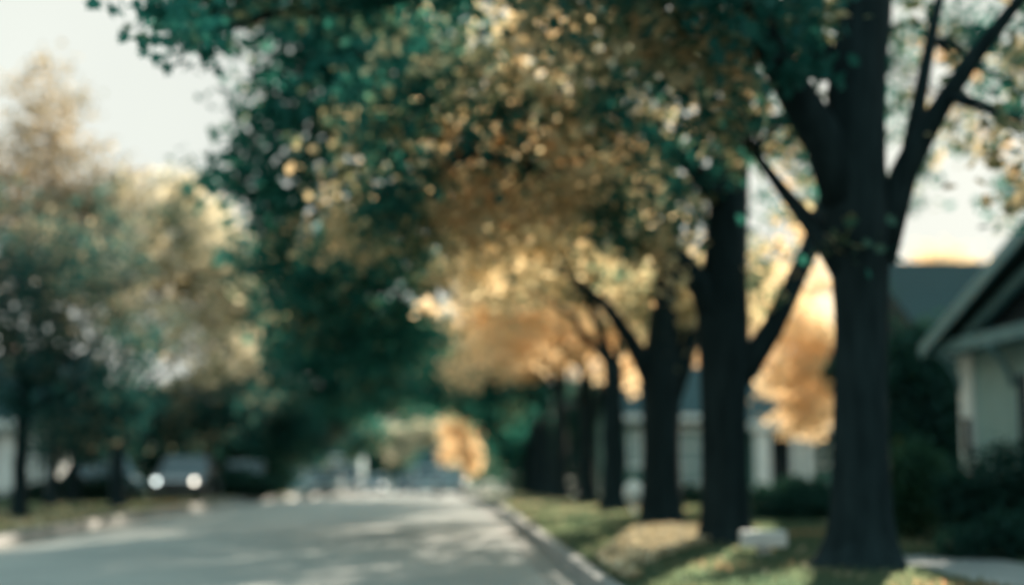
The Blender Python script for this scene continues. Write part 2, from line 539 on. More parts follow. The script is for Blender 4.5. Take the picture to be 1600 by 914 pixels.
def B(px, py, Y, rx, ry, dy, wt):
    """Blob of foliage centred at that pixel and depth, half-sizes in pixels across and up, metres in depth."""
    c = at(px, py, Y)
    k = Y / F
    return (c.x, c.y, c.z, rx * k, dy, ry * k, wt)

def PL(*a):
    """Polyline of (px, py, depth, width px) -> (point, radius)."""
    return [(at(x, y, Y), wd / 2 * Y / F) for x, y, Y, wd in a]

ROW = 'street trees along the right kerb'
# nearest tree in view
Y1 = 15.8
t1 = PL((1347, 906, Y1, 225), (1347, 890, Y1, 172), (1347, 868, Y1, 132), (1348, 840, Y1, 110), (1348, 800, Y1, 98), (1347, 720, Y1, 88), (1346, 600, Y1, 82), (1347, 500, Y1, 84),
        (1345, 420, Y1, 92), (1340, 340, Y1, 104), (1335, 260, Y1, 100), (1336, 180, Y1, 96), (1340, 100, Y1, 92), (1352, 20, Y1, 84), (1362, -80, Y1 + .1, 70), (1365, -200, Y1 + .2, 50))
l1 = [PL((1322, 310, Y1, 84), (1290, 225, Y1 - .1, 72), (1245, 150, Y1 - .3, 62), (1205, 80, Y1 - .6, 54), (1170, 0, Y1 - 1, 44), (1120, -90, Y1 - 1.5, 28)),
      PL((1368, 400, Y1, 70), (1395, 330, Y1, 50), (1412, 270, Y1 - .1, 46), (1440, 215, Y1 - .2, 42), (1480, 150, Y1 - .4, 32), (1530, 80, Y1 - .6, 27), (1600, -10, Y1 - .9, 22), (1690, -110, Y1 - 1.2, 14)),
      PL((1424, 240, Y1 - .1, 34), (1438, 150, Y1 + .1, 24), (1455, 60, Y1 + .3, 20), (1480, -60, Y1 + .5, 14)),
      PL((1325, 420, Y1, 60), (1290, 375, Y1 + .1, 42), (1262, 345, Y1 + .3, 30), (1225, 300, Y1 + .8, 22), (1180, 240, Y1 + 1.4, 15)),
      PL((1290, 110, Y1, 50), (1260, 40, Y1 + .5, 40), (1235, -30, Y1 + 1, 30), (1190, -140, Y1 + 1.5, 16))]
tree('nearest trunk in view, black and thick with a wide right hand fork before the bungalow', (at(1347, 895, Y1).x, Y1), .32, 5, [
    B(1120, 60, 15, 190, 120, 2.2, 3.2), B(1180, 190, 17.5, 110, 90, 1.2, 1.0), B(960, -20, 14.5, 200, 110, 2.0, 2.4), B(1340, -150, 16, 260, 120, 2.5, 2.0),
    B(1500, 40, 16.5, 130, 110, 1.5, .30), B(1590, 230, 15.0, 50, 80, 1.0, .30), B(1660, 40, 15, 110, 140, 1.5, .5),
    B(1345, 385, 15.4, 45, 35, .4, .10), B(1220, 20, 16.5, 110, 100, 1.0, .7), B(1610, 300, 16, 30, 60, .6, .06)],
    4200, .18, L_NEAR, l1, auto=0, group=ROW, trunk_pts=t1, twigs=10, per=8, clus=(.25, .5))

# second
Y2 = 20.7
t2 = PL((1133, 862, Y2, 111), (1133, 845, Y2, 89), (1133, 810, Y2, 76), (1132, 740, Y2, 70), (1131, 650, Y2, 70), (1131, 570, Y2, 76), (1130, 500, Y2, 83),
        (1132, 430, Y2, 74), (1138, 350, Y2, 66), (1143, 270, Y2, 59), (1148, 190, Y2, 53), (1155, 100, Y2, 45), (1160, -20, Y2, 32))
l2 = [PL((1140, 610, Y2, 40), (1175, 560, Y2, 42), (1205, 515, Y2, 38), (1235, 455, Y2 + .1, 34), (1262, 395, Y2 + .2, 32), (1285, 330, Y2 + .4, 28), (1310, 240, Y2 + .6, 22), (1345, 130, Y2 + 1, 14)),
      PL((1128, 520, Y2, 60), (1098, 450, Y2 - .1, 44), (1060, 405, Y2 - .3, 36), (1000, 378, Y2 - .6, 32), (950, 350, Y2 - .9, 26), (890, 290, Y2 - 1.3, 20), (830, 260, Y2 - 1.7, 15), (740, 240, Y2 - 2.2, 10)),
      PL((1140, 330, Y2, 40), (1080, 260, Y2 - .4, 30), (1020, 210, Y2 - .9, 24), (950, 170, Y2 - 1.4, 16))]
tree('second trunk from the right, dark with a slanting limb, behind a low white bench', (at(1133, 855, Y2).x, Y2), .31, 4, [
    B(960, 230, 20, 190, 110, 2.0, 2.6), B(800, 170, 19, 190, 110, 2.0, 2.4), B(640, 150, 19.5, 150, 90, 1.8, 1.7), B(1000, 110, 21, 140, 110, 2.0, 1.3), B(870, 50, 20, 260, 80, 2.2, 1.8),
    B(1090, 340, 21.5, 80, 60, 1.0, .6), B(920, 310, 18.4, 130, 70, .7, .8), B(1020, 390, 19.2, 60, 40, .5, .25), B(720, 320, 19.5, 160, 80, 1.6, 1.5), B(620, 270, 19.5, 100, 100, 1.6, 1.0), B(1230, 360, 21.5, 50, 60, .7, .18), B(1180, 440, 20.9, 40, 50, .6, .12), B(570, 360, 21, 90, 80, 1.5, .9)],
    13000, .155, L_MAPLE, l2, auto=0, group=ROW, trunk_pts=t2, twigs=10, per=7,
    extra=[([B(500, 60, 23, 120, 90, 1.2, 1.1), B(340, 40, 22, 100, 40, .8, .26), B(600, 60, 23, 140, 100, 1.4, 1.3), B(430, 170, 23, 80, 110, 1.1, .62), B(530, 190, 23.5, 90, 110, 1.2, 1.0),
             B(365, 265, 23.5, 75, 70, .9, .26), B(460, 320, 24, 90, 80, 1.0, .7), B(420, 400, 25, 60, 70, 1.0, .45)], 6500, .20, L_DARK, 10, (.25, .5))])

# third
Y3 = 27.0
t3 = PL((1034, 832, Y3, 92), (1034, 815, Y3, 73), (1034, 770, Y3, 62), (1034, 700, Y3, 57), (1034, 640, Y3, 59), (1034, 590, Y3, 64), (1036, 540, Y3, 55), (1040, 470, Y3, 44), (1045, 380, Y3, 33), (1050, 250, Y3, 22))
l3 = [PL((1026, 610, Y3, 40), (1005, 565, Y3, 30), (985, 530, Y3 - .3, 26), (950, 480, Y3 - .6, 20), (890, 430, Y3 - 1, 13)),
      PL((1045, 620, Y3, 40), (1066, 575, Y3, 30), (1086, 510, Y3 + .2, 26), (1102, 440, Y3 + .5, 20), (1125, 340, Y3 + .9, 12))]
tree('third trunk from the right, dark, splitting low into a narrow V', (at(1034, 822, Y3).x, Y3), .3, 4, [
    B(900, 340, 26, 170, 80, 2.2, 1.9), B(720, 380, 26, 170, 80, 2.4, 2.1), B(1040, 440, 27.5, 90, 80, 1.4, .7), B(800, 290, 27, 260, 90, 2.4, 2.4), B(980, 300, 28, 120, 90, 2.2, 1.0), (1.2, 27, 10.6, 4.2, 3.2, 1.7, 1.3), (5.0, 27.6, 4.3, 1.3, 1.2, .8, .9), B(1075, 545, 27, 40, 40, .6, .08)],  # clumps given in metres: foliage added to shade the road
    10000, .17, L_PALE, l3, auto=2, group=ROW, trunk_pts=t3, twigs=10, per=8,
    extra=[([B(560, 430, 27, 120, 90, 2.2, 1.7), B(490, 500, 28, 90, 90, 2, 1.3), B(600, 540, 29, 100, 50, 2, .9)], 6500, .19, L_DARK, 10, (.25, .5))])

# fourth to eighth: further along the row
tree('fourth trunk from the right, dark, the golden lower leaves hanging at its fork', (4.1, 33.7), .30, 3.6, [
    B(900, 430, 34, 90, 50, 1.6, .8), B(790, 430, 33, 90, 50, 2, .9), B(980, 470, 35, 80, 80, 1.6, .9), B(860, 390, 34, 160, 60, 2.4, .7), (1.2, 34, 10.6, 4.6, 3.5, 1.8, 1.5), (6.0, 34.5, 4.7, 1.6, 1.5, 1.0, .9), (6.6, 33, 5.5, 1.5, 1.2, 1.1, .9)],  # the metre-placed clumps are added to keep sun off the road
    8500, .18, L_PALE, group=ROW, auto=3, twigs=8)
tree('slim dark trunk just left of the fourth street tree, bright gold crown above it', (4.15, 40.5), .28, 3.8, [
    B(880, 500, 39.5, 115, 80, 1.6, 2.0), B(790, 510, 39, 90, 65, 1.6, 1.3), B(720, 480, 39, 60, 40, 1.6, .4), B(960, 545, 41.5, 60, 50, 1.3, .8), B(800, 460, 41, 80, 60, 2, .8), B(860, 420, 41, 120, 50, 2, .5), (1.2, 41, 9.8, 4.4, 3.4, 2.6, 2.6), (6.2, 40.5, 5.6, 1.8, 1.5, 1.3, 1.1)],  # upper and right clumps in metres added for their shade on the road
    10000, .19, L_GOLD, group=ROW, auto=3, twigs=8)
tree('dark row tree with a low gold crown ending near the road side', (4.0, 47.5), .28, 3.8, [
    B(840, 540, 48, 80, 55, 2, 1.5), B(760, 560, 47, 70, 50, 2, .9), B(900, 500, 48, 80, 60, 2, 1.2), (6.3, 48, 4.9, 1.5, 1.5, 1.1, .6)],  # last clump is added foliage, shading the road near the right kerb
    5000, .21, L_GOLD, group=ROW, auto=3, twigs=6)
tree('dark row tree deep in shade, its trunk merging with the last two', (4.0, 54.5), .28, 3.6, [
    B(820, 590, 55, 70, 50, 2, 1.5), B(760, 590, 54, 60, 50, 2, 1.2), B(850, 520, 55, 80, 60, 2, 1.2), B(700, 560, 56, 90, 50, 2.5, 1.3)],
    14000, .2, L_DARK, group=ROW, auto=3, twigs=6)
tree('row tree standing second to last beside the far bend of the verge', (4.1, 62), .27, 3.6, [
    B(790, 620, 62, 60, 50, 2, 1.5), (2.5, 60, 9.6, 5.0, 3.5, 2.6, 2.4), B(740, 600, 62, 70, 50, 2.2, 1.5), B(690, 590, 62, 70, 50, 2.2, 1.3), B(620, 540, 64, 100, 55, 2.5, 1.6)],  # high clump in metres added to put the left kerb in shade
    17000, .22, L_DARK, group=ROW, auto=3, twigs=6)
tree('last dark green tree of the right row, next to the far pale cars', (4.3, 71), .27, 3.0, [
    B(780, 660, 71, 50, 60, 2, 1.5), B(745, 620, 71, 60, 45, 2.2, 1.2), B(650, 610, 71, 90, 42, 2.4, 1.6), B(690, 520, 72, 120, 60, 3, 2.0), B(640, 630, 78, 80, 30, 2.4, 1.0), B(560, 620, 78, 70, 45, 2.4, 1.2), B(600, 580, 74, 70, 50, 3, 1.3)],
    17000, .24, L_DARK, group=ROW, auto=3, twigs=6)

# tree beside the camera: only its overhanging boughs are in view
lim0 = [PL((1720, -420, 10.5, 150), (1250, -330, 12.5, 90), (850, -150, 14.5, 56), (640, -20, 16, 36), (520, 18, 16.5, 24), (430, 20, 16.4, 16), (340, 50, 16, 10), (260, 60, 15, 6))]
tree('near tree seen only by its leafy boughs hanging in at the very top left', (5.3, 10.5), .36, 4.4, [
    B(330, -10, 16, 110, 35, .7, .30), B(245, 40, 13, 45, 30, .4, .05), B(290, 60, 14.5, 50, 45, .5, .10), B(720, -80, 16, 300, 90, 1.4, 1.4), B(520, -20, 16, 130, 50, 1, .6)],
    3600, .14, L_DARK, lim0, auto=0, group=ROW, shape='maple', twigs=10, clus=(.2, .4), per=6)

# ---- left side
LG = 'trees along the left side of the street'
tree('dense dark teal tree in front of the white house at far left', (at(30, 800, 31).x, 31), .17, 3.0, [
    B(10, 370, 31, 90, 60, 1.6, .5), B(100, 420, 30, 130, 120, 2.0, 2.2), B(20, 520, 30.5, 120, 120, 2, 2.2), B(150, 560, 31, 120, 110, 2, 2.0), B(-120, 350, 31, 120, 200, 2, 1.2), B(80, 640, 31, 100, 60, 1.6, 1.2), B(150, 640, 31, 90, 50, 1.6, 1.0)],
    11000, .14, L_MUTED, group=LG, auto=5, twigs=6)
tree('tall tan tree with a thin see-through top behind the dark teal one at far left', (at(80, 780, 39).x, 39), .17, 3.4, [
    B(70, 170, 39, 70, 80, 1.0, .42), B(60, 250, 39, 120, 60, 1.3, .75), B(60, 330, 39, 110, 60, 1.6, 1.1), B(150, 320, 39.5, 70, 50, 1.4, .7), B(90, 420, 39, 100, 60, 1.6, 1.2), B(-60, 300, 39, 70, 80, 1.6, .7), B(190, 290, 40, 30, 40, .8, .15), B(75, 95, 39, 14, 24, .3, .03)],
    9500, .18, L_TANTOP, group=LG, auto=5, twigs=8, per=7)
tree('pale cream leaved tree catching the sun over the left verge', (at(183, 790, 37).x, 37), .2, 2.6, [
    B(250, 400, 38, 110, 90, 2, 2.2), B(330, 430, 38, 90, 100, 2, 2.2), B(290, 520, 37, 110, 80, 2, 1.6), B(190, 450, 37, 90, 100, 2, 1.5), B(240, 320, 39, 100, 60, 1.6, 1.1), B(370, 520, 39, 60, 90, 1.6, 1.2), B(310, 330, 39, 50, 40, 1.2, .5), B(380, 450, 39, 40, 70, 1.4, .8)],
    13000, .17, L_CREAM, group=LG, auto=5, twigs=6)
tree('dense teal green tree leaning over the dark car at left', (-10.8, 43), .2, 2.6, [
    B(200, 650, 43, 110, 60, 2, 1.5), B(300, 640, 43, 90, 60, 2, 1.6), B(120, 690, 44, 80, 45, 2, 1.0), B(360, 610, 44, 70, 70, 2, 1.2)],
    10000, .17, L_MUTED, group=LG, auto=4, twigs=6)
tree('blue green round tree behind the cream tree on the left', (-9.3, 56), .2, 2.4, [
    B(400, 620, 56, 60, 80, 2, 1.6), B(350, 670, 55, 70, 50, 2, 1.2), B(440, 670, 57, 60, 50, 2, 1.4), B(400, 540, 57, 50, 60, 2, .8)],
    11000, .2, L_TEAL, group=LG, auto=4, twigs=6)
tree('dark tree reaching over the road beyond the blue green one', (-7.9, 64), .22, 3.2, [
    B(470, 600, 64, 70, 60, 2.2, 1.4), B(540, 590, 64, 70, 60, 2.4, 1.5), B(500, 530, 64, 80, 60, 2.4, 1.4), B(490, 430, 65, 90, 90, 2.6, 2.0), B(600, 600, 66, 70, 50, 2.4, 1.2), B(440, 520, 64, 70, 70, 2.4, 1.4)],
    15000, .22, L_DARK, group=LG, auto=4, twigs=6)
tree('muted olive tree above the first far pale car on the left', (-9.2, 80), .2, 2.6, [
    B(510, 660, 80, 40, 40, 2, 1.0), B(470, 700, 80, 45, 35, 2, 1.2), B(540, 640, 82, 50, 45, 2, 1.1), B(440, 650, 80, 45, 50, 2, 1.0)],
    8000, .24, L_MUTED, group=LG, auto=3, twigs=6)
tree('green tree set back behind the far parked cars on the left', (-12.5, 98), .22, 2.6, [
    B(480, 670, 98, 60, 60, 3, 1.5), B(560, 680, 100, 50, 40, 2.5, 1.3), B(420, 690, 98, 60, 60, 3, 1.3)],
    7000, .28, L_TEAL, group=LG, auto=3, twigs=5)

tree('loose yard tree showing bright sky gaps behind the nearest trunk and its fork', (10.6, 35.2), .2, 4.5, [
    B(1240, 230, 36, 65, 120, 1.4, 1.3), B(1285, 340, 36, 45, 60, 1, .4), B(1280, 60, 36, 110, 110, 1.8, 1.2), B(1430, 120, 36, 80, 160, 1.8, 1.5), B(1540, 90, 36.5, 110, 130, 1.8, 1.6), B(1530, 210, 36, 80, 50, 1.4, .35), B(1585, 290, 36.5, 45, 75, 1.2, .55), B(1440, 290, 36, 30, 50, 1.0, .2), B(1150, 120, 36, 60, 110, 1.4, .6), B(1640, 120, 36, 100, 160, 1.6, 1.0)],
    3700, .25, L_HALF, group='yard trees on the right', auto=1, twigs=2, per=14, clus=(.3, .6), name='yard_tree')

# ---- golden trees behind the houses on the right
GG = 'golden trees behind the houses on the right'
tree('golden tree filling the gap between the two nearest trunks', (at(1338, 730, 46).x, 46), .2, 2.4, [
    B(1250, 525, 46, 60, 55, 1.8, 1.6), B(1255, 590, 45.5, 62, 60, 1.8, 1.6), B(1265, 645, 45, 48, 40, 1.4, .9), B(1340, 525, 46.5, 70, 45, 2, 1.1), B(1185, 500, 46.5, 45, 50, 1.5, .8), B(1300, 580, 46, 60, 70, 1.8, 1.2)],
    9000, .17, L_GOLD, group=GG, auto=4, twigs=4, name='golden_tree')
tree('golden tree rising just above the dark roof right of the nearest trunk', (at(1480, 700, 53).x, 53), .2, 3.0, [
    B(1470, 440, 53, 90, 70, 2.2, 1.8), B(1400, 470, 53, 70, 60, 2, 1.0), B(1540, 450, 53, 70, 50, 2, 1.0)],
    5000, .19, L_GOLD, group=GG, auto=3, twigs=5, name='golden_tree')
tree('golden tree glimpsed through the fork of the third street tree', (at(1062, 720, 74).x, 74), .2, 2.6, [
    B(1055, 440, 74, 55, 60, 2, 1.2), B(1080, 520, 74, 50, 60, 2, 1.2), B(1010, 560, 74, 40, 60, 2, 1.0), B(1090, 590, 74, 30, 40, 1.6, .6), B(1240, 450, 75, 70, 50, 2, 1.3), B(1180, 470, 75, 50, 60, 2, .9)],
    8000, .24, L_GOLD, group=GG, auto=3, twigs=5, name='golden_tree')

# ---- far end of the street
FG = 'trees closing the far end of the street'
tree('tall cream gold tree at the far right end of the street', (at(722, 760, 125).x, 125), .2, 2.4, [
    B(728, 680, 125, 22, 44, 1.6, 1.0), B(706, 665, 126, 18, 24, 1.4, .4), B(738, 715, 125, 16, 26, 1.4, .4), B(700, 705, 127, 12, 22, 1.2, .25)], 3600, .3, L_GOLD, group=FG, auto=2, twigs=4, name='far_tree')
tree('pale cream tree at the end of the street left of the gold one', (at(622, 760, 140).x, 140), .22, 2.4, [
    B(622, 690, 140, 30, 34, 2.5, 1.2), B(660, 680, 142, 28, 28, 2.5, .9)], 4500, .3, L_CREAM, group=FG, auto=2, twigs=4, name='far_tree')
for (px, y, top, rx, lab) in ((560, 165, 630, 70, 'dark far tree left of the pale cream tree'), (690, 185, 600, 90, 'broad far tree rising behind the gold and cream trees'), (800, 160, 600, 80, 'dark far tree behind the last right hand street tree'), (430, 150, 590, 90, 'dark far tree behind the muted olive tree')):
    c = at(px, 740, y)
    tree(lab, (c.x, y), .3, 3, [B(px, (top + 750) / 2, y, rx, (750 - top) / 2, 4, 1.5), B(px - rx * .6, (top + 790) / 2, y, rx * .7, (710 - top) / 2, 4, 1.0), B(px + rx * .6, (top + 790) / 2, y, rx * .7, (710 - top) / 2, 4, 1.0)],
         7000, .45, L_DARK, group=FG, auto=3, twigs=4, name='far_tree', clus=(.6, 1.2))

# ---- dark evergreens behind houses and verges
EG = 'dark evergreens between and behind the houses'
def evergreen(label, px, Y, top, rx, n=7000, size=.2, x=None, bot=775):
    c = at(px, 740, Y)
    H = (bot - top)
    tree(label, (c.x, Y), .16, 1.6, [B(px, top + H * .72, Y, rx, H * .28, rx * Y / F, 2.0), B(px, top + H * .42, Y, rx * .85, H * .3, rx * Y / F * .85, 1.4), B(px, top + H * .16, Y, rx * .5, H * .16, rx * Y / F * .5, .6)],
         n, size, L_DEEP, group=EG, auto=1, twigs=6, name='evergreen_tree')
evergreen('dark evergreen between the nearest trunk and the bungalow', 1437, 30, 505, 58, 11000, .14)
tree('narrow dark evergreen added behind the nearest trunk to shade the verge', (9.85, 33.0), .12, 1.2, [(9.85, 33.0, 1.6, .66, .7, 1.3, 1.5), (9.85, 33.0, 3.6, .62, .7, 1.4, 1.5), (9.85, 33.0, 5.3, .45, .5, 1.0, .8)],  # added, nearly unseen tree that keeps the sun off the near verge
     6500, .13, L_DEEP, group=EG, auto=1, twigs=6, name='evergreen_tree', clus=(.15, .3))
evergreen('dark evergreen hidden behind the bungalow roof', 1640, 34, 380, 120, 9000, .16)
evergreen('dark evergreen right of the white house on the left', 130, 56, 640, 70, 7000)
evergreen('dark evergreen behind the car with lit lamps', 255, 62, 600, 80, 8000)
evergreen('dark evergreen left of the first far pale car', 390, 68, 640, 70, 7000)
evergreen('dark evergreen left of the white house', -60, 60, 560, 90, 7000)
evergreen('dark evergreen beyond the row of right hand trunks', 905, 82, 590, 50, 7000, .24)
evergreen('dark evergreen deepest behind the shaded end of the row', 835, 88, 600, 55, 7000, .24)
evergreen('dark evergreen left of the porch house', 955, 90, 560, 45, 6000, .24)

# ------------------------------------------------------------------ shrubs
def shrub(label, c, blobs, n, size, mat, group='shrubs in the front gardens', name='garden_shrub'):
    x, y = c
    z = verge_z(x, y)
    root = empty(name, (x, y, z))
    tag(root, label, 'shrub', group)
    m = MB()
    P = []
    for b in blobs:
        for _ in range(5):
            e = Vector((b[0] + random.uniform(-.6, .6) * b[3] - x, b[1] + random.uniform(-.6, .6) * b[4] - y, b[2] + random.uniform(-.2, .7) * b[5] - z))
            m.tube(curve_pts(Vector((random.uniform(-.12, .12), random.uniform(-.12, .12), -.03)), e, .08, 5, .05), taper(.025, .006, 5), 5)
    m.build('stem', M_BARK, root, True)
    ws = sum(b[6] for b in blobs)
    for b in blobs:
        k = max(4, int(n / 22 * b[6] / ws))
        d = RNG.normal(size=(k, 3)); d /= np.linalg.norm(d, axis=1)[:, None]
        P.append(np.array(b[:3]) + d * (RNG.random(k) ** .4)[:, None] * np.array(b[3:6]))
    P = np.concatenate(P)
    C = np.repeat(P, 22, 0)
    C = C + RNG.normal(size=C.shape) * .10
    C[:, 2] = np.maximum(C[:, 2], z + .02)
    v, f = leaf_batch(C - np.array([x, y, z]), size, up=.3)
    np_mesh('foliage', v, f, mat, root)
    return root
shrub('big dark shrub under the bungalow wall at the right edge', (8.3, 20.6), [B(1560, 770, 20.6, 90, 75, .7, 2), B(1510, 790, 20.3, 50, 60, .5, 1), B(1640, 760, 20, 70, 90, .6, 1)], 9000, .07, L_DEEP)
shrub('leafy green shrub with lighter tips between the nearest trunk and the big dark shrub', (7.6, 22.5), [B(1425, 745, 22.5, 48, 60, .6, 2), B(1465, 780, 22, 40, 60, .5, 1.2), B(1405, 800, 22.5, 35, 45, .5, 1)], 7000, .08, L_SHRUB)
shrub('low dark shrub right of the white bench, left of the nearest trunk', (7.6, 29), [B(1265, 790, 29, 60, 40, .8, 2), B(1215, 800, 29, 45, 30, .6, 1.2), B(1310, 795, 29, 40, 38, .6, 1)], 7000, .09, L_DEEP)
shrub('dark shrub in front of the porch columns', (9.6, 42), [B(1180, 785, 42, 45, 24, .8, 1.2), B(1240, 775, 42, 50, 26, .8, 1.2)], 4500, .12, L_DEEP)
shrub('dark shrub below the blinds window, between the second and third trunks', (7.8, 40), [B(1080, 785, 40, 45, 25, .7, 1.2), B(1030, 785, 40, 40, 28, .7, 1.0)], 4000, .12, L_DEEP)
shrub('ragged low shrub by the sidewalk at lower right', (7.3, 17.4), [B(1590, 840, 17.4, 60, 36, .4, 1.2), B(1510, 850, 17.6, 40, 18, .3, .6)], 3500, .06, L_DEEP)
shrub('dark hedge clump below the white house at far left', (-12.8, 44), [B(100, 765, 44, 70, 22, .8, 1.5), B(40, 780, 44, 50, 16, .8, 1.0), B(170, 765, 45, 40, 25, .8, 1)], 5000, .12, L_DEEP)
shrub('dark hedge clump beside the car with lit lamps', (-8.6, 54), [B(390, 755, 54, 60, 22, 1, 1.5), B(350, 750, 56, 40, 25, 1, 1)], 5000, .14, L_DEEP)

# ------------------------------------------------------------------ houses
def window(root, parent, c, wd, h, face, pane_mat, bars=1, rails=1, fw=.09, frame_mat=None, shutters=False):
    """A framed window on a wall whose outward normal is face ('-X', '-Y', '+X')."""
    frame_mat = frame_mat or M_WHITE
    def bx(m, u, v, su, sv, d0, d1):
        dc, dd = (d0 + d1) / 2, abs(d1 - d0)
        if face == '-X': m.box((c[0] - dc, c[1] + u, c[2] + v), (dd, su, sv))
        elif face == '+X': m.box((c[0] + dc, c[1] + u, c[2] + v), (dd, su, sv))
        else: m.box((c[0] + u, c[1] - dc, c[2] + v), (su, dd, sv))
    wroot = MB()
    for s in (-1, 1):
        bx(wroot, s * (wd / 2 + fw / 2), 0, fw, h + 2 * fw, -.02, .06)
        bx(wroot, 0, s * (h / 2 + fw / 2), wd, fw, -.02, .055)
    for i in range(bars):
        bx(wroot, -wd / 2 + wd * (i + 1) / (bars + 1), 0, .035, h, .018, .04)
    for i in range(rails):
        bx(wroot, 0, -h / 2 + h * (i + 1) / (rails + 1), wd, .05, .018, .045)
    fr = wroot.build('window', frame_mat, parent)
    p = MB(); bx(p, 0, 0, wd, h, -.01, .012); p.build('pane', pane_mat, fr)
    s_ = MB(); bx(s_, 0, -h / 2 - fw - .03, wd + .3, .06, -.02, .12); s_.build('sill', frame_mat, fr)
    return fr

def clap(m, face, plane, a0, a1, z0, z1, step=.16):
    """Lapped boards on a wall."""
    z = z0
    while z < z1 - .01:
        h = min(step, z1 - z)
        for_ = ((0, .022), (h, .004))
        if face in ('-X', '+X'):
            s = -1 if face == '-X' else 1
            vs = [(plane + s * .022, a0, z), (plane + s * .022, a1, z), (plane + s * .004, a1, z + h), (plane + s * .004, a0, z + h), (plane, a0, z), (plane, a1, z)]
        else:
            vs = [(a0, plane - .022, z), (a1, plane - .022, z), (a1, plane - .004, z + h), (a0, plane - .004, z + h), (a0, plane, z), (a1, plane, z)]
        m.add(vs, [(0, 1, 2, 3), (4, 5, 1, 0)])
        z += h

# bungalow at right, low gable towards the street ---------------------------
def bungalow():
    X, YA, YB, H = 9.66, 14.6, 25.9, 3.42
    XB = 18.0
    z = verge_z(X, 22)
    root = empty('bungalow', (0, 0, 0))
    tag(root, 'pale walled bungalow with low bracketed gable at the right edge', 'house')
    m = MB(); m.box(((X + XB) / 2, (YA + YB) / 2, (z - .3 + H) / 2), (XB - X, YB - YA, H - z + .3))
    clap(m, '-X', X, YA + .02, YB - .14, z + .35, H - .25)
    wall = m.build('wall', M_SIDING, root)
    MB().box((X - .03, (YA + YB) / 2, z + .1), (.10, YB - YA + .05, .5)).build('foundation', M_BRICK, wall)
    apex, ym, ov = 5.15, (YA + YB) / 2, .55
    g_ = MB()
    g_.add([(X - .02, YA, H - .02), (X - .02, YB, H - .02), (X - .02, ym, apex - .1), (X + .3, YA, H - .02), (X + .3, YB, H - .02), (X + .3, ym, apex - .1)],
           [(0, 1, 2), (3, 5, 4), (0, 2, 5, 3), (1, 4, 5, 2), (0, 3, 4, 1)])
    g_.build('gable', M_DARKWALL, root)
    # roof: two slabs along X
    rf = MB()
    pitch = (apex - H) / ((YB - YA) / 2)
    for s, y0 in ((1, YB), (-1, YA)):
        ye = y0 + s * ov
        ze = H - pitch * ov + .08
        vs = []
        for xx in (X - ov, XB + ov):
            vs += [(xx, ye, ze), (xx, ym, apex + .08), (xx, ym, apex + .22), (xx, ye, ze + .14)]
        rf.add(vs, [(0, 1, 2, 3), (4, 7, 6, 5), (3, 2, 6, 7), (0, 4, 5, 1), (0, 3, 7, 4), (1, 5, 6, 2)])
    roof = rf.build('roof', M_SHINGLE, root)
    for s, y0 in ((1, YB), (-1, YA)):
        ye = y0 + s * ov
        MB().beam((X - ov - .03, ye, H - pitch * ov + .12), (X - ov - .03, ym, apex + .13), .06, .26).build('rake_board', M_TRIM, root)
        MB().beam((X - ov, ye + s * .06, H - pitch * ov + .10), (XB, ye + s * .06, H - pitch * ov + .10), .12, .12).build('gutter', M_TRIM, root)
    MB().box((X - .22, (YA + YB) / 2, H - .02), (.42, YB - YA + .9, .24)).build('frieze_board', M_TRIM, root)
    MB().beam((X - .25, YB - .9, H + .12), (X - .25, YB - 4.6, H + 1.18), .14, .18).build('inner_rake_board', M_TRIM, root)
    for yy in (YB - .05, YB - 2.4, YB - 5.6, YA + 3, YA + .3):
        b = MB()
        b.tube([(X - .02, yy, H - .85), (X - .12, yy, H - .55), (X - .30, yy, H - .26), (X - .46, yy, H - .15)], [.05, .055, .055, .05], 8)
        b.build('bracket', M_TRIM, root, True)
    MB().box((X - .045, YB - .3, (z + H) / 2), (.05, .62, H - z - .3)).build('corner_board', M_WHITE, root)
    ln = MB(); ln.box((X - .13, YB - .46, 1.75), (.10, .10, .55)).box((X - .13, YB - .46, 2.07), (.16, .16, .06)).box((X - .09, YB - .46, 1.45), (.08, .06, .12))
    ln.build('wall_lantern', M_BLACK, root)
    for yy in (22.2, 19.2):
        fr = window(root, root, (X, yy, 1.95), 1.1, 1.5, '-X', M_GLASS, 1, 1)
        for s in (-1, 1):
            MB().box((X - .045, yy + s * .86, 1.95), (.05, .36, 1.62)).build('shutter', M_DARKWALL, root)
    MB().box((15, 21, 5.4), (.7, .7, 1.6)).build('chimney', M_BRICK, roof)
bungalow()

